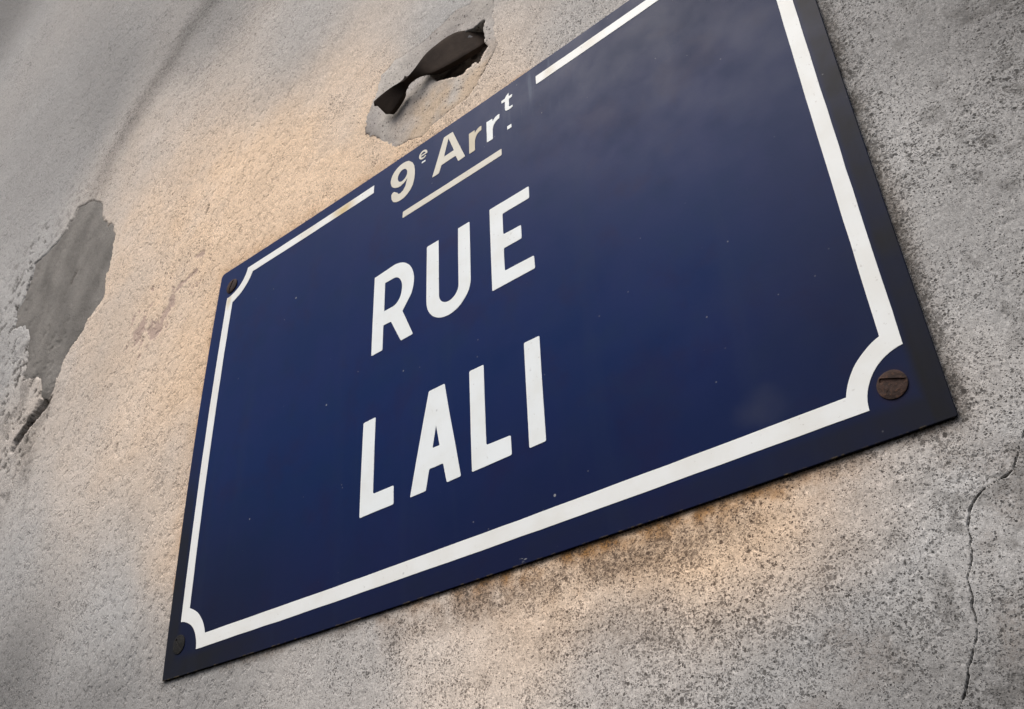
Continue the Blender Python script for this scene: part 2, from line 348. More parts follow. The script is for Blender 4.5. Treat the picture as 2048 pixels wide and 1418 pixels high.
# wall tone, grime plus painted corner darkening, and warmth: x, z, tone, warmth
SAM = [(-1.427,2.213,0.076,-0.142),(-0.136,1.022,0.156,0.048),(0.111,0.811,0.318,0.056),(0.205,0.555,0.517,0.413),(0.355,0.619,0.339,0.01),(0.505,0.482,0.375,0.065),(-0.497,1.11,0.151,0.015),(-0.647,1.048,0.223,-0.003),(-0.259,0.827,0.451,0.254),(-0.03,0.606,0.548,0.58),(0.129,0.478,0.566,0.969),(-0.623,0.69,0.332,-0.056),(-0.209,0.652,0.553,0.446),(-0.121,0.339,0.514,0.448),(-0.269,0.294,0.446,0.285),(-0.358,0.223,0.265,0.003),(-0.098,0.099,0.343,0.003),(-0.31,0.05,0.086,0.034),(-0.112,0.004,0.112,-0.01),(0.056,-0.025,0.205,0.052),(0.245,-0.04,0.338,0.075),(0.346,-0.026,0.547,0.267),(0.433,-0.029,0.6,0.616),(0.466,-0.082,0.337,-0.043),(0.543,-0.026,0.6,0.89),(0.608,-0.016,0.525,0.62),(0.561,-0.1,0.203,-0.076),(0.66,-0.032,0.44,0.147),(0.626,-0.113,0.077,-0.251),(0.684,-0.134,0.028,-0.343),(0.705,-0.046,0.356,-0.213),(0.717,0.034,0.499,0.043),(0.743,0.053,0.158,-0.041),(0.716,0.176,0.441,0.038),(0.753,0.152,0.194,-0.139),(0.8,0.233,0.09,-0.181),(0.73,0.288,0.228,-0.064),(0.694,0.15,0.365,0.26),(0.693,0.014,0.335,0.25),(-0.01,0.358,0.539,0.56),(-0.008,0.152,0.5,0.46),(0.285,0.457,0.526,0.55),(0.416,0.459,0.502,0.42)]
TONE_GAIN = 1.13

# ------------------------------------------------------------------ the wall: one relief surface, meshed finer where it is near
NX, NZ = 1240, 850
def wall_points():
    R = np.array([AX_R, [-c for c in AX_U], [-c for c in AX_B]])          # right, down, forward
    f = cam.lens / 36.0
    gx = np.linspace(-0.545, 0.615, NX); gz = np.linspace(-0.385, 0.435, NZ)
    GX, GZ = np.meshgrid(gx, gz)
    D = np.stack([GX / f, GZ / f, np.ones_like(GX)], -1) @ R
    P = np.array(CAM_POS)
    s = -P[1] / D[..., 1]
    return P[0] + s * D[..., 0], P[2] - Z0 + s * D[..., 2]
X, Z = wall_points()
shape = X.shape; x = X.ravel(); z = Z.ravel()

plate_d = np.hypot(np.maximum(np.maximum(-x, x - PW), 0), np.maximum(np.maximum(-z, z - PH), 0))
h = 0.97 * bend(x, z) * np.exp(-(plate_d / 0.16) ** 2)
far = np.minimum(1.0, plate_d / 0.25)
h += (0.0022 * fbm(x, z, 3.2, 3, 1)) * far + 0.00075 * fbm(x, z, 22, 3, 5) * np.minimum(1, 0.35 + plate_d / 0.12)
grain = fbm(x, z, 210, 3, 9, 0.6)
h += 0.00017 * grain + 0.00022 * fbm(x, z, 80, 2, 14)
pitn = fbm(x, z, 260, 2, 21)
h -= 0.0003 * sstep(pitn, 0.42, 0.75)

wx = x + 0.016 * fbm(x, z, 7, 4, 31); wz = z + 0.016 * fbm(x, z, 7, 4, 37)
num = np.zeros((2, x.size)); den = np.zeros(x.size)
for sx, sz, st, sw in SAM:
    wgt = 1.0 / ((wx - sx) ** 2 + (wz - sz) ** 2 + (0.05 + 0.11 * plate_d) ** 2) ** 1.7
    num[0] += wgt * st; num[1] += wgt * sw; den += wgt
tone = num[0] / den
tone = np.minimum(np.where(tone < 0.42, 0.42 * (np.maximum(tone, 0.02) / 0.42) ** 0.66, tone) * TONE_GAIN, 0.66)     # grime and painted corner darkening, never black
warm = num[1] / den
warm = np.clip((warm - 0.05) / 0.5, 0, 1.1)
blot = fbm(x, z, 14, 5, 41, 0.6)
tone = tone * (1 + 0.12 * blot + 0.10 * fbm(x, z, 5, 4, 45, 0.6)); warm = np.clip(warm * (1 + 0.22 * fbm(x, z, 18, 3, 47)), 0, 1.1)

# the rain-washed edge of the old soot, upper left
d, al = ldist(wx, wz, STAIN_L)
dirt_shade = 0.30 * sstep(d, 0.055, 0.0) * sstep(al, 0.62, 0.30)
dens = 0.50 + 0.30 * sstep(x, 0.05, 0.55) + 0.55 * blot + 0.25 * fbm(x, z, 45, 3, 43) + 0.12 * sstep(z, 0.0, -0.08)
dens = dens + 0.55 * sstep(d, 0.07, 0.0) * sstep(al, 0.62, 0.30)
dens = np.where((x > PW) & (z > 0), dens + 0.05, dens)
# soot and rust close to the plate's edges
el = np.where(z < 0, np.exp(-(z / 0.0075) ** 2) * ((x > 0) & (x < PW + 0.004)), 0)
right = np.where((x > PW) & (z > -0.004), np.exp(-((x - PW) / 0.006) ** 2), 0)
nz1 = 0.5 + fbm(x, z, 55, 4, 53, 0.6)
dirt_shade = np.maximum(dirt_shade, 0.35 * el * np.clip(nz1, 0, 1)); dirt_shade = np.maximum(dirt_shade, 0.62 * right * np.clip(0.25 + nz1, 0, 1))
dirt_shade = np.maximum(dirt_shade, 0.6 * np.where(z < 0, np.exp(-(z / 0.0026) ** 2) * ((x > 0) & (x < PW + 0.003)), 0))
prof = sstep(x, 0.22, 0.42) * sstep(x, 0.69, 0.55)
rust = np.where(z < 0, np.exp(-(z / 0.014) ** 2) * prof, 0)
rust = 1.35 * rust * np.clip(0.35 + 1.1 * nz1, 0, 1.2)
rust = np.maximum(rust, 0.60 * np.where(z < 0, np.exp(-(z / 0.030) ** 2) * prof, 0) * np.clip(0.3 + nz1, 0, 1))
top = np.where((z > PH) & (x < 0.42), np.exp(-((z - PH) / 0.016) ** 2) * sstep(x, 0.42, 0.15) * sstep(x, -0.03, 0.01), 0)
lft = np.where((x < 0), np.exp(-(x / 0.02) ** 2) * sstep(z, 0.06, 0.15) * np.where(z > PH, np.exp(-((z - PH) / 0.016) ** 2), 1), 0)
rust = np.maximum(rust, 0.62 * np.maximum(top, 0.55 * lft))
tight = np.maximum(np.where((z > PH) & (x < 0.45) & (x > 0), np.exp(-((z - PH) / 0.004) ** 2), 0), np.where((x < 0) & (z < PH), np.exp(-(x / 0.005) ** 2), 0))
rust = np.maximum(rust, 1.1 * tight * np.clip(0.2 + nz1, 0, 1) * (z > 0.08)) * np.clip(0.6 + 0.9 * nz1, 0, 1) * 0.8
d, al = ldist(wx * 0.4 + x * 0.6, wz * 0.4 + z * 0.6, SMUDGE)
sm = sstep(d, 0.021, 0.0)
dens += 0.5 * sm * np.clip(0.4 + nz1, 0, 1.2)
soil = 0.85 * sm * np.clip(0.5 + 0.6 * nz1, 0, 1) * sstep(al, -0.05, 0.06) * sstep(x, 0.62, 0.54)
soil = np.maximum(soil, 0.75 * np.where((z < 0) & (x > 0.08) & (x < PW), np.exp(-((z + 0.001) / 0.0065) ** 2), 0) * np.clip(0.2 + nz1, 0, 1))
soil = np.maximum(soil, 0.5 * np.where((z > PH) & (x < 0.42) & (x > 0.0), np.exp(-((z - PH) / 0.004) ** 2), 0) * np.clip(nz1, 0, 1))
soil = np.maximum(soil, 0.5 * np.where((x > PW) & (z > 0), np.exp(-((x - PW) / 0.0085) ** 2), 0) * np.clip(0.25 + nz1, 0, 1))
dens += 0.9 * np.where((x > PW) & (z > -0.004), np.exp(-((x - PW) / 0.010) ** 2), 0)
low = sstep(fbm(x, z, 26, 4, 67, 0.6), 0.02, 0.5) * sstep(z, 0.02, -0.03) * sstep(x, 0.30, 0.42)
soil = np.maximum(soil, 0.35 * low)
# dark lichen mottling at the lower right
mot = sstep(x, 0.60, 0.70) * sstep(z, 0.10, -0.05) * sstep(fbm(x, z, 75, 3, 61), 0.12, 0.5)
dirt_shade = np.maximum(dirt_shade, 0.45 * mot); mot2 = sstep(x, 0.70, 0.74) * sstep(fbm(x, z, 90, 3, 63), 0.15, 0.5)
dirt_shade = np.maximum(dirt_shade, 0.35 * mot2)
# crack
k = near(x, z, CRACK, 0.01)
d, al = ldist(x[k], z[k], CRACK)
wd = 0.00034 * np.clip(0.75 + 1.5 * fbm(al, al * 0, 260, 3, 71), 0.25, 1.8)
c = sstep(d, wd * 1.5, wd * 0.4)
h[k] -= 0.0022 * c; dirt_shade[k] = np.maximum(dirt_shade[k], 0.7 * c)
h[k] += 0.00022 * sstep(d, 0.006, 0.0) * np.where(x[k] > np.interp(-z[k], [-q[1] for q in CRACK], [q[0] for q in CRACK]), 1, 0)
for hair in HAIRS:
    k = near(x, z, hair, 0.01); d, al = ldist(x[k], z[k], hair); c = sstep(d, 0.0022, 0.0006)
    h[k] -= 0.002 * c; dirt_shade[k] = np.maximum(dirt_shade[k], 0.7 * c)
# paint flaked off left of the plate
flake = np.zeros(x.size)
for fl in FLAKES:
    k = near(x, z, fl, 0.03); d, al = ldist(x[k], z[k], fl)
    L = max(al.max(), 1e-6)
    wd = (0.0045 + 0.0115 * sstep(al / L, 0.35, 1.0)) * np.clip(0.7 + 1.6 * fbm(x[k], z[k], 75, 4, 81, 0.65), 0.0, 1.6)
    c = sstep(d, wd * 1.08, wd * 0.92); flake[k] = np.maximum(flake[k], c); h[k] -= 0.0006 * c
# spalled groove below the cement patch, its shadow also painted dark
k = near(x, z, GOUGE, 0.03)
s_ = sdist(x[k], z[k], GOUGE) + 0.0028 * fbm(x[k], z[k], 90, 3, 85)
c = sstep(s_, -0.0012, 0.0022); h[k] -= 0.006 * c; dirt_shade[k] = np.maximum(dirt_shade[k], 0.62 * c)
hal = sstep(s_, -0.030, 0.0) * (1 - c) * sstep(x[k] + z[k] * 0.0, -0.47, -0.40); dirt_shade[k] = np.maximum(dirt_shade[k], 0.22 * hal)
# crumbs and pock marks round the cement patch
k = near(x, z, PATCH_B, 0.12)
sB = np.full(x.size, -1.0)
sB[k] = sdist(x[k], z[k], PATCH_B) + 0.012 * fbm(x[k], z[k], 38, 6, 91, 0.68)
pk = sstep(fbm(x, z, 95, 3, 95), 0.26, 0.44) * sstep(sB, -0.14, -0.005) * (x < -0.385) * (sB > -0.5)
pk = pk * np.where((z < 0.60) | (x < -0.56), 1.0, 0.4)
h -= 0.0010 * pk; dirt_shade = np.maximum(dirt_shade, 0.95 * pk)
smear = sstep(sB, -0.24, -0.01) * (sB > -0.5) * (x < -0.385) * sstep(z, 0.66, 0.56) * sstep(fbm(x, z, 30, 4, 121, 0.6), -0.1, 0.35)
dirt_shade = np.maximum(dirt_shade, 0.42 * smear)
sA = np.full(x.size, -1.0); k = near(x, z, PATCH_A, 0.05)
sA[k] = sdist(x[k], z[k], PATCH_A) + 0.0060 * fbm(x[k], z[k], 60, 5, 97, 0.68)
sC = np.full(x.size, -1.0); k = near(x, z, CAVITY, 0.03)
sC[k] = sdist(x[k], z[k], CAVITY) + 0.0016 * fbm(x[k], z[k], 170, 3, 99, 0.6)

# repair patches: their own surfaces, let into the wall
hA = h + 0.0003 + 0.0005 * sstep(sA, 0.0, 0.014) + 0.0009 * fbm(x, z, 30, 3, 103)
hA += -0.0004 * sstep(sA, 0.004, 0.0)
hA -= (0.013 + 0.004 * fbm(x, z, 120, 3, 119)) * sstep(sC, -0.0008, 0.0016)
hB = h - 0.0009 - 0.004 * sstep(z, 0.475, 0.450) + 0.0010 * fbm(x * 1.6 + z * 0.9, z * 0.45 - x * 0.5, 26, 4, 107) - 0.0013 * sstep(sB, 0.012, 0.0)
nA = fbm(x, z, 70, 4, 117, 0.6)
dirtA = np.maximum(0.75 * sstep(sA, 0.0035, 0.0) * np.clip(0.2 + 2.4 * nA, 0, 1) + 0.22 * sstep(sA, 0.03, 0.0) * np.clip(0.5 + 1.5 * nA, 0, 1) * sstep(x, 0.31, 0.25), 0.62 * sstep(sC, -0.0002, 0.0015))
warmA = np.clip(sstep(z, 0.545, 0.49) * sstep(x, 0.255, 0.32) * (0.9 + 1.2 * fbm(x, z, 45, 3, 109)), 0, 1)
dirt_shadeB = 0.55 * sstep(z, 0.475, 0.445)
dirt_shadeB = np.maximum(dirt_shadeB, 0.75 * sstep(sB, 0.0055, 0.0) * np.clip(0.45 + fbm(x, z, 50, 3, 111) * 1.8, 0, 1))  # shade of the patch's step painted along its rim
for g in GROOVES:
    k = near(x, z, g, 0.02); d, al = ldist(x[k], z[k], g); c = sstep(d, 0.0030, 0.0008) * np.clip(0.5 + 2 * fbm(x[k], z[k], 90, 2, 113), 0, 1)
    hB[k] -= 0.0022 * c; dirt_shadeB[k] = np.maximum(dirt_shadeB[k], 0.6 * c)
hw = h - 0.004 * sstep(sA, 0.002, 0.006) - 0.028 * sstep(sC, -0.004, 0.0) - 0.004 * sstep(sB, 0.003, 0.009)

def relief(name, keep, height, mat, attrs, parent=None, skirt=False):
    idx = np.arange(x.size).reshape(shape)
    q = np.stack([idx[:-1, :-1], idx[1:, :-1], idx[1:, 1:], idx[:-1, 1:]], -1).reshape(-1, 4)
    q = q[keep[q].all(1)]
    used = np.unique(q); remap = np.full(x.size, -1); remap[used] = np.arange(used.size)
    q = remap[q]
    co = np.stack([x[used], -height[used], z[used]], -1)
    av = {a: v[used] for a, v in attrs.items()}
    if skirt:
        ring = np.concatenate([idx[0, :], idx[1:, -1], idx[-1, -2::-1], idx[-2:0, 0:1].ravel()[::1] if False else idx[1:-1, 0][::-1]])
        r0 = remap[ring]; n = ring.size; base = co.shape[0]
        cx, cz = 0.2, 0.6; px, pz = x[ring] - cx, z[ring] - cz
        lo, hi = np.array([-6.0 - cx, -Z0 - cz]), np.array([4.0 - cx, 6.0 - cz])
        t = np.minimum(np.where(px > 0, hi[0] / np.maximum(px, 1e-6), lo[0] / np.minimum(px, -1e-6)),
                       np.where(pz > 0, hi[1] / np.maximum(pz, 1e-6), lo[1] / np.minimum(pz, -1e-6)))
        ox, oz = cx + px * t, cz + pz * t
        co = np.concatenate([co, np.stack([ox, 0 * ox, oz], -1), np.stack([ox, 0 * ox + 0.4, oz], -1), [[cx, 0.4, cz]]])
        j = np.arange(n); jn = (j + 1) % n
        q2 = np.stack([r0[j], r0[jn], base + jn, base + j], -1)
        q3 = np.stack([base + j, base + jn, base + n + jn, base + n + j], -1)
        tri = np.stack([base + n + j, base + n + jn, np.full(n, base + 2 * n)], -1)
        for a in av: av[a] = np.concatenate([av[a], attrs[a][ring], attrs[a][ring], [0.3]])
        q = np.concatenate([q, q2, q3])
    else: tri = np.zeros((0, 3), int)
    me = bpy.data.meshes.new(name)
    me.vertices.add(len(co)); me.vertices.foreach_set('co', co.astype(np.float32).ravel())
    loops = np.concatenate([q.ravel(), tri.ravel()]); nf = len(q) + len(tri)
    me.loops.add(loops.size); me.loops.foreach_set('vertex_index', loops.astype(np.int32))
    me.polygons.add(nf)
    st = np.concatenate([np.arange(len(q)) * 4, len(q) * 4 + np.arange(len(tri)) * 3])
    me.polygons.foreach_set('loop_start', st.astype(np.int32))
    me.polygons.foreach_set('use_smooth', np.ones(nf, bool))
    me.update(calc_edges=True); me.validate()
    for a, v in av.items():
        at = me.attributes.new(a, 'FLOAT', 'POINT'); at.data.foreach_set('value', v.astype(np.float32))
    me.materials.append(mat)
    o = bpy.data.objects.new(name, me); COL.objects.link(o)
    if parent: o.parent = parent
    else: o.location = (0, 0, Z0)
    return o

hidden = (x > 0.022) & (x < PW - 0.022) & (z > 0.022) & (z < PH - 0.022)
wall = relief('wall', ~hidden, hw, M_RENDER, dict(tone=tone, warm=warm, rust=rust, dens=np.clip(dens, 0.12, 1.6), dirt_shade=np.clip(dirt_shade, 0, 1), flake=flake, soil=np.clip(soil, 0, 1)), skirt=True)
wall['kind'] = 'structure'
pa = relief('mortar_patch', (sA > 0) & ~hidden, hA, M_LIME, dict(tone=np.clip(tone * 2.2, 0.55, 1.12), warm=warmA, dirt_shade=np.clip(dirtA, 0, 1)), wall)
pa['label'] = 'pale rough mortar patch with a ragged hole around the iron strap'
pb = relief('mortar_patch', sB > 0, hB, M_CEMENT, dict(tone=np.full(x.size, 1.0), warm=np.zeros(x.size), dirt_shade=np.clip(dirt_shadeB, 0, 1)), wall)
pb['label'] = 'dark grey trowelled cement patch at the left'

# ------------------------------------------------------------------ the iron strap let into the wall
UP = [(0.2607, 0.014, 0.5373), (0.2623, 0.014, 0.5386), (0.2737, 0.014, 0.5399), (0.2856, 0.013, 0.5417), (0.2969, 0.013, 0.5397), (0.3059, 0.0125, 0.5381), (0.3116, 0.012, 0.5423), (0.3184, 0.011, 0.5477), (0.3303, 0.009, 0.5598), (0.3423, 0.007, 0.5653), (0.3548, 0.004, 0.5703), (0.3672, 0.001, 0.5712), (0.3791, -0.004, 0.5693), (0.3898, -0.012, 0.5736), (0.400, -0.022, 0.576)]
LO = [(0.2688, 0.004, 0.5216), (0.2738, 0.004, 0.5188), (0.2818, 0.004, 0.5211), (0.2927, 0.004, 0.5291), (0.299, 0.004, 0.5342), (0.3042, 0.0045, 0.5388), (0.3141, 0.005, 0.539), (0.324, 0.004, 0.538), (0.3384, 0.003, 0.5334), (0.3516, 0.001, 0.5329), (0.3646, -0.001, 0.5333), (0.3766, -0.004, 0.536), (0.3877, -0.008, 0.5403), (0.3929, -0.014, 0.5481), (0.402, -0.024, 0.550)]
def catmull(P, n):
    P = np.asarray(P, float); out = []
    for i in range(len(P) - 1):
        p0, p1, p2, p3 = P[max(i - 1, 0)], P[i], P[i + 1], P[min(i + 2, len(P) - 1)]
        for t in np.arange(n) / n:
            out.append(0.5 * (2 * p1 + (p2 - p0) * t + (2 * p0 - 5 * p1 + 4 * p2 - p3) * t * t + (3 * p1 - p0 - 3 * p2 + p3) * t ** 3))
    out.append(P[-1]); return np.array(out)
def build_strap():
    a, b = catmull(UP, 5), catmull(LO, 5)
    N, K = len(a), 9
    G = np.array([[a[i] + (b[i] - a[i]) * k / (K - 1) for k in range(K)] for i in range(N)])
    nrm = np.zeros_like(G)
    du = np.gradient(G, axis=0); dv = np.gradient(G, axis=1)
    nrm = np.cross(dv, du); nrm /= np.linalg.norm(nrm, axis=-1, keepdims=True) + 1e-12
    if nrm[N // 2, :, 1].mean() < 0: nrm = -nrm                   # pointing out of the wall
    TH = 0.0065
    back = G - nrm * TH
    bm = bmesh.new()
    tov = lambda p: (p[0], -p[1], p[2])
    F = [[bm.verts.new(tov(G[i, k])) for k in range(K)] for i in range(N)]
    B = [[bm.verts.new(tov(back[i, k])) for k in range(K)] for i in range(N)]
    for i in range(N - 1):
        for k in range(K - 1):
            bm.faces.new((F[i][k], F[i][k + 1], F[i + 1][k + 1], F[i + 1][k]))
            bm.faces.new((B[i][k], B[i + 1][k], B[i + 1][k + 1], B[i][k + 1]))
        for k in (0, K - 1):
            bm.faces.new((F[i][k], F[i + 1][k], B[i + 1][k], B[i][k]))
    for i in (0, N - 1):
        for k in range(K - 1):
            bm.faces.new((F[i][k], F[i][k + 1], B[i][k + 1], B[i][k]))
    bmesh.ops.recalc_face_normals(bm, faces=bm.faces)
    me = bpy.data.meshes.new('iron_strap'); bm.to_mesh(me); bm.free()
    for p in me.polygons: p.use_smooth = True
    me.materials.append(M_IRON)
    o = bpy.data.objects.new('iron_strap', me); COL.objects.link(o)
    bv = o.modifiers.new('edge_wear', 'BEVEL'); bv.width = 0.0006; bv.segments = 2; bv.limit_method = 'ANGLE'; bv.angle_limit = math.radians(50)
    o.location = (0, 0, Z0)
    return o
strap = build_strap()
strap['label'] = 'dark twisted flat iron strap sticking out of the hole in the wall above the sign'
strap['category'] = 'bracket'

# ------------------------------------------------------------------ the enamel street sign
sign = bpy.data.objects.new('street_sign', None); COL.objects.link(sign)
sign.empty_display_size = 0.1; sign.location = (0, 0, Z0)
sign['label'] = 'blue enamel street sign with white border reading RUE LALI, screwed to the rendered wall'
sign['category'] = 'street sign'

def arc(cx, cz, rx, rz, a0, a1, n=16):
    return [(cx + rx * math.cos(math.radians(a0 + (a1 - a0) * i / n)), cz + rz * math.sin(math.radians(a0 + (a1 - a0) * i / n))) for i in range(n + 1)]
def rounded(poly, r, skip=()):
    P = [Vector(p) for p in poly]; out = []; n = len(P)
    for i in range(n):
        a, b, c = P[i - 1], P[i], P[(i + 1) % n]
        u, v = a - b, c - b
        rr = min(r, u.length * 0.4, v.length * 0.4)
        if i in skip or rr < 1e-6 or u.normalized().dot(v.normalized()) < -0.97: out.append(tuple(b)); continue
        p, q = b + u.normalized() * rr, b + v.normalized() * rr
        for t in (0, 0.25, 0.5, 0.75, 1): out.append(tuple(p * (1 - t) ** 2 + b * 2 * t * (1 - t) + q * t * t))
    return out
def inlay(name, outlines, mat, z_back, z_front, bevel, parent=sign, label=None, cuts=0.02, wob=0.0):
    """flat shape with holes, given thickness and soft edges, laid on the warped plate"""
    cu = bpy.data.curves.new('tmp', 'CURVE'); cu.dimensions = '2D'; cu.fill_mode = 'BOTH'
    th = (z_front - z_back) / 2
    cu.extrude = max(th - bevel, 1e-6); cu.bevel_depth = bevel; cu.bevel_resolution = 2; cu.offset = -bevel
    for ol in outlines:
        sp = cu.splines.new('POLY'); sp.points.add(len(ol) - 1); sp.use_cyclic_u = True
        for p, (a, b) in zip(sp.points, ol): p.co = (a, b, 0, 1)
    tmp = bpy.data.objects.new('tmp', cu); COL.objects.link(tmp)
    dg = bpy.context.evaluated_depsgraph_get()
    me = bpy.data.meshes.new_from_object(tmp.evaluated_get(dg)); me.name = name
    bpy.data.objects.remove(tmp); bpy.data.curves.remove(cu)
    bm = bmesh.new(); bm.from_mesh(me)
    bmesh.ops.remove_doubles(bm, verts=bm.verts, dist=1e-6)
    xs = [v.co.x for v in bm.verts]; ys = [v.co.y for v in bm.verts]
    for ax, lo, hi in ((0, min(xs), max(xs)), (1, min(ys), max(ys))):
        for kk in range(1, int((hi - lo) / cuts) + 1):
            c = lo + kk * (hi - lo) / (int((hi - lo) / cuts) + 1)
            co = (c, 0, 0) if ax == 0 else (0, c, 0); no = (1, 0, 0) if ax == 0 else (0, 1, 0)
            bmesh.ops.bisect_plane(bm, geom=bm.verts[:] + bm.edges[:] + bm.faces[:], plane_co=co, plane_no=no, dist=1e-6)
    bmesh.ops.triangulate(bm, faces=[f for f in bm.faces if len(f.verts) > 4])
    mid = (z_front + z_back) / 2
    P = np.array([v.co[:] for v in bm.verts])
    off = ZP + bend(P[:, 0], P[:, 1]) + P[:, 2] + mid
    if wob:
        P[:, 0] += wob * fbm(P[:, 0], P[:, 1], 120, 2, 131); P[:, 1] += wob * fbm(P[:, 0], P[:, 1], 120, 2, 137)
    for v, p, o_ in zip(bm.verts, P, off): v.co = (p[0], -o_, p[1])
    bmesh.ops.recalc_face_normals(bm, faces=bm.faces)
    bm.to_mesh(me); bm.free()
    for p in me.polygons: p.use_smooth = False
    me.materials.clear(); me.materials.append(mat)
    o = bpy.data.objects.new(name, me); COL.objects.link(o); o.parent = parent
    if label: o['label'] = label
    return o

rc = 0.0055
plate_out = (arc(0.001, 0.001, 0.001, 0.001, 180, 270, 4) + arc(PW - 0.0012, 0.0012, 0.0012, 0.0012, 270, 360, 4)
             + arc(PW - 0.003, PH - 0.003, 0.003, 0.003, 0, 90, 5) + arc(rc, PH - rc, rc, rc, 90, 180, 8))
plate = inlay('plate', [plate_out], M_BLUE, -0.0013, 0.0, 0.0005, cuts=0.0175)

# border line: runs round with hollow corners, open at the top for the district
BX0, BX1, BY0, BY1 = 0.0187, 0.6855, 0.0193, 0.4390
CORN = {'tl': (0.0185, 0.4420, 0.0310, 0.0430), 'bl': (0.0165, 0.0192, 0.0296, 0.0420), 'br': (0.6882, 0.0195, 0.0297, 0.0417), 'tr': (0.6880, 0.4420, 0.0300, 0.0420)}
def border_path(x0, x1, y0, y1, ri, gl, gr):
    p = [(gl, y1)]
    def cut(c, r, fx=None, fz=None):
        cx, cz = c[:2]
        if fx is not None: return math.sqrt(max(r * r - (fx - cx) ** 2, 0))
        return math.sqrt(max(r * r - (fz - cz) ** 2, 0))
    def seg(c, r, A, B, a_short=16):
        a0 = math.degrees(math.atan2(A[1] - c[1], A[0] - c[0])); a1 = math.degrees(math.atan2(B[1] - c[1], B[0] - c[0]))
        while a1 - a0 > 180: a1 -= 360
        while a1 - a0 < -180: a1 += 360
        return arc(c[0], c[1], r, r, a0, a1, a_short)
    c = CORN['tl']; r = c[ri]
    p += seg(c, r, (c[0] + cut(c, r, fz=y1), y1), (x0, c[1] - cut(c, r, fx=x0)))
    c = CORN['bl']; r = c[ri]
    p += seg(c, r, (x0, c[1] + cut(c, r, fx=x0)), (c[0] + cut(c, r, fz=y0), y0))
    c = CORN['br']; r = c[ri]
    p += seg(c, r, (c[0] - cut(c, r, fz=y0), y0), (x1, c[1] + cut(c, r, fx=x1)))
    c = CORN['tr']; r = c[ri]
    p += seg(c, r, (x1, c[1] - cut(c, r, fx=x1)), (c[0] - cut(c, r, fz=y1), y1))
    p.append((gr, y1)); return p
outer = border_path(BX0, BX1, BY0, BY1, 2, 0.2491, 0.4571)
inner = border_path(0.0300, 0.6748, 0.0314, 0.4286, 3, 0.2491, 0.4571)
inlay('border', [outer + inner[::-1]], M_BORDER, -0.0003, 0.00022, 0.00012, cuts=0.0175, wob=0.00025)
inlay('underline', [rounded([(0.2922, 0.3698), (0.4150, 0.3700), (0.4152, 0.3779), (0.2924, 0.3777)], 0.0012)], M_CREAM, -0.0003, 0.00022, 0.00012, wob=0.0002)

def letter(ols, mat=M_WHITE, name='letter', label=None, wob=0.00025):
    return inlay(name, ols, mat, -0.0003, 0.00024, 0.00013, label=label, cuts=0.03, wob=wob)
r_ = 0.0014
# R
T1, B1 = 0.3166, 0.2301
ob = arc(0.2835, 0.2884, 0.0262, 0.0300, 90, -40, 22)
R_out = rounded([(0.2582, T1 + 0.001), (0.2584, B1), (0.2724, B1 + 0.0003), (0.2724, 0.2564), (0.2821, 0.2562), (0.2948, B1), (0.3095, B1 + 0.0004), (0.2963, 0.2606)], r_) + ob[::-1][2:]
R_in = [(0.2727, 0.3030), (0.2727, 0.2716)] + arc(0.2838, 0.2873, 0.0111, 0.0157, -90, 90, 16)
letter([R_out, R_in], label='letter R of the top line')
# U
U_out = rounded([(0.3397, T1), (0.3252, T1)], r_)[:0] + [(0.3396, T1), (0.3262, T1), (0.3252, T1 - 0.001)] + arc(0.3508, 0.2560, 0.0256, 0.0257, 180, 360, 28) + [(0.3764, T1 - 0.001), (0.3754, T1), (0.3628, T1)] + arc(0.3514, 0.2560, 0.0112, 0.0117, 0, -180, 20)
letter([U_out], label='letter U of the top line')
# E
letter([rounded([(0.3992, T1 - 0.0004), (0.3990, B1 - 0.0002), (0.4432, B1 - 0.0002), (0.4431, 0.2428), (0.4130, 0.2434), (0.4130, 0.2664), (0.4321, 0.2663), (0.4321, 0.2803), (0.4132, 0.2810), (0.4132, 0.3032), (0.4421, 0.3030), (0.4425, T1 - 0.0006)], r_)], label='letter E of the top line')
T2, B2 = 0.1664, 0.0809
letter([rounded([(0.2518, T2 - 0.0004), (0.2503, B2), (0.2891, B2), (0.2890, 0.0968), (0.2657, 0.0972), (0.2665, T2)], r_)], label='first letter L of the lower line')
letter([rounded([(0.3282, T2), (0.3070, B2), (0.3241, B2), (0.3278, 0.0978), (0.3424, 0.0978), (0.3458, B2 + 0.0002), (0.3602, B2 + 0.0004), (0.3454, T2)], r_),
        rounded([(0.3355, 0.1325), (0.3391, 0.1142), (0.3317, 0.1144)], 0.0005)], label='letter A of the lower line')
letter([rounded([(0.3719, T2), (0.3709, B2), (0.4094, B2 + 0.0004), (0.4094, 0.0969), (0.3861, 0.0976), (0.3868, T2)], r_)], label='second letter L of the lower line')
letter([rounded([(0.4273, T2 + 0.0012), (0.4256, B2), (0.4406, B2), (0.4422, T2 + 0.0012)], r_)], label='letter I of the lower line')

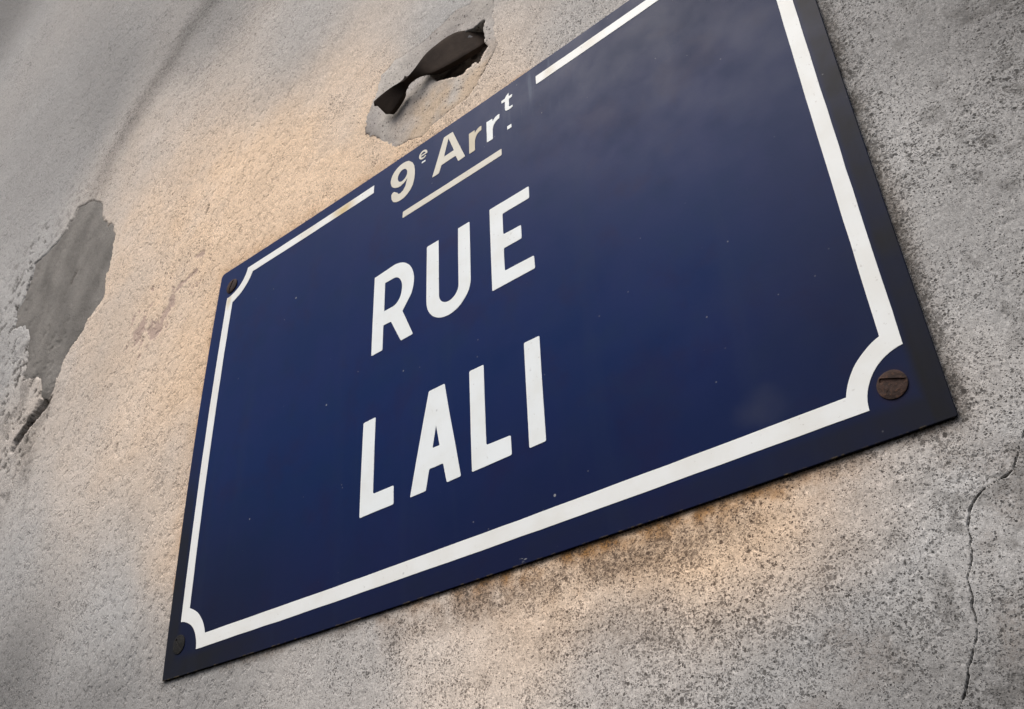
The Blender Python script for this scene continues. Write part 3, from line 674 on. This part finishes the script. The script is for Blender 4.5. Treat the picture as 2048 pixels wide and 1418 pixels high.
# 9e Arrt.
def smooth_closed(P, n=4):
    P = np.asarray(P, float); N = len(P); out = []
    for i in range(N):
        p0, p1, p2, p3 = P[i - 1], P[i], P[(i + 1) % N], P[(i + 2) % N]
        for t in np.arange(n) / n:
            out.append(tuple(0.5 * (2 * p1 + (p2 - p0) * t + (2 * p0 - 5 * p1 + 4 * p2 - p3) * t * t + (3 * p1 - p0 - 3 * p2 + p3) * t ** 3)))
    return out
nine = arc(0.2896, 0.4283, 0.0163, 0.0149, 60, 262, 22) + arc(0.2893, 0.4290, 0.0100, 0.0146, -80, -42, 4)[1:] \
     + [(0.2945, 0.4100), (0.2915, 0.4058), (0.2878, 0.4042), (0.2850, 0.4052), (0.2836, 0.4078), (0.2818, 0.4091)] + arc(0.2782, 0.4084, 0.0030, 0.0032, 30, 200, 6) \
     + [(0.2760, 0.4030), (0.2785, 0.3985), (0.2830, 0.3957), (0.2880, 0.3947), (0.2930, 0.3951), (0.2975, 0.3970), (0.3015, 0.4003), (0.3045, 0.4050), (0.3063, 0.4110), (0.3070, 0.4180), (0.3067, 0.4240), (0.3055, 0.4300), (0.3030, 0.4355)]
nine_in = arc(0.2897, 0.4268, 0.0065, 0.0076, 0, 360, 20)[:-1]
letter([nine, nine_in], M_CREAM, 'digit', 'figure 9 of the district line')
e_out = arc(0.3174, 0.4365, 0.0056, 0.0057, -5, 318, 26) + [(0.3203, 0.4338)] + arc(0.3176, 0.4362, 0.0034, 0.0033, 318, 190, 8) + [(0.3143, 0.4353), (0.3229, 0.4353)]
e_in = [(0.3143, 0.4372), (0.3204, 0.4372)] + arc(0.3174, 0.4372, 0.0031, 0.0026, 10, 170, 10)
letter([e_out, e_in], M_CREAM, label='small raised letter e after the 9', wob=0.0)
letter([rounded([(0.3157, 0.4254), (0.3209, 0.4254), (0.3209, 0.4274), (0.3157, 0.4274)], 0.0005)], M_WHITE, 'dash', wob=0.0)
letter([rounded([(0.3448, 0.4408), (0.3302, 0.3973), (0.3390, 0.3976), (0.3421, 0.4060), (0.3602, 0.4062), (0.3634, 0.3972), (0.3720, 0.3976), (0.3562, 0.4406)], 0.0009),
        rounded([(0.3508, 0.4352), (0.3580, 0.4150), (0.3453, 0.4150)], 0.0004)], M_CREAM, label='capital A of the district line')
def small_r(dx, dz, mat, label):
    P = [(0.3767, 0.4229), (0.3770, 0.3968), (0.3840, 0.3968), (0.3843, 0.4090), (0.3852, 0.4130), (0.3872, 0.4158), (0.3900, 0.4172), (0.3920, 0.4174), (0.3923, 0.4228), (0.3900, 0.4232), (0.3872, 0.4222), (0.3850, 0.4204), (0.3839, 0.4192), (0.3837, 0.4229)]
    return letter([rounded([(a + dx, b + dz) for a, b in P], 0.0006)], mat, label=label)
small_r(0, 0, M_BEIGE, 'first small letter r, stained beige')
small_r(0.0216, -0.0002, M_WHITE, 'second small letter r, clean white')
letter([rounded([(0.4167, 0.4371), (0.4168, 0.4337), (0.4209, 0.4334), (0.4206, 0.4260), (0.4207, 0.4226), (0.4220, 0.4206), (0.4248, 0.4199), (0.4278, 0.4200), (0.4297, 0.4206), (0.4296, 0.4233), (0.4268, 0.4230), (0.4256, 0.4240), (0.4256, 0.4334), (0.4294, 0.4340), (0.4297, 0.4373), (0.4256, 0.4372), (0.4255, 0.4420), (0.4224, 0.4396), (0.4208, 0.4373)], 0.0005)], label='small raised letter t', wob=0.0001)
letter([rounded([(0.4223, 0.3958), (0.4275, 0.3958), (0.4275, 0.4002), (0.4224, 0.4002)], 0.0007)], name='full_stop', wob=0.0001)

# screws: domed slotted heads
def screw(cx, cz, r, hgt, mat, ang, slot_w, slot_off, label):
    n = 44; rows = sorted(set([-r * math.cos(math.pi * i / 22) for i in range(23)]))
    e = r * 0.02
    ys = []
    for y in rows:
        if abs(y - slot_off) > slot_w / 2 + 2 * e: ys.append((y, False))
    for s in (-1, 1): ys += [(slot_off + s * (slot_w / 2 + e), False), (slot_off + s * (slot_w / 2 - e), True)]
    ys.append((slot_off, True)); ys.sort()
    bm = bmesh.new(); grid = []
    ca, sa = math.cos(ang), math.sin(ang)
    for y, ins in ys:
        half = math.sqrt(max(r * r - y * y, 0)); row = []
        for i in range(n + 1):
            q = -math.cos(math.pi * i / n) * half
            rad = math.hypot(q, y) / r
            hh = hgt * math.sqrt(max(1 - (rad * 0.97) ** 2, 0)) ** 0.8 + 0.0003
            if ins: hh = max(hh - 0.0009, 0.0002) if abs(q) < r * 0.82 else hh
            px, pz = cx + q * ca - y * sa, cz + q * sa + y * ca
            hh += 0.00012 * float(fbm(np.array([px]), np.array([pz]), 400, 2, 151)[0])
            row.append(bm.verts.new((px, -(ZP + float(bend(px, pz)) + hh), pz)))
        grid.append(row)
    for a, b in zip(grid[:-1], grid[1:]):
        for i in range(n): bm.faces.new((a[i], a[i + 1], b[i + 1], b[i]))
    bmesh.ops.remove_doubles(bm, verts=bm.verts, dist=1e-7)
    # rim down into the plate
    be = [e_ for e_ in bm.edges if len(e_.link_faces) == 1]
    ex = bmesh.ops.extrude_edge_only(bm, edges=be)
    for v in ex['geom']:
        if isinstance(v, bmesh.types.BMVert): v.co.y += 0.0006
    bmesh.ops.recalc_face_normals(bm, faces=bm.faces)
    if sum(f.normal.y * f.calc_area() for f in bm.faces) > 0: bmesh.ops.reverse_faces(bm, faces=bm.faces)
    me = bpy.data.meshes.new('screw'); bm.to_mesh(me); bm.free(); me.materials.append(mat)
    o = bpy.data.objects.new('screw', me); COL.objects.link(o); o.parent = sign
    o['label'] = label; return o
screw(0.6739, 0.0288, 0.0084, 0.0010, M_RUST, math.radians(-21), 0.0022, 0.0022, 'large rusty slotted screw head in the lower right corner')
screw(0.0242, 0.4255, 0.0090, 0.0016, M_RUST2, math.radians(70), 0.0016, 0.0, 'dark rusty screw head in the upper left corner')
screw(0.0198, 0.0287, 0.0085, 0.0008, M_SOOT, math.radians(-48), 0.0022, 0.0, 'soot-blackened slotted screw in the lower left corner')
screw(0.6739, 0.4275, 0.0084, 0.0017, M_RUST, math.radians(30), 0.0022, 0.0, 'rusty screw head in the upper right corner')
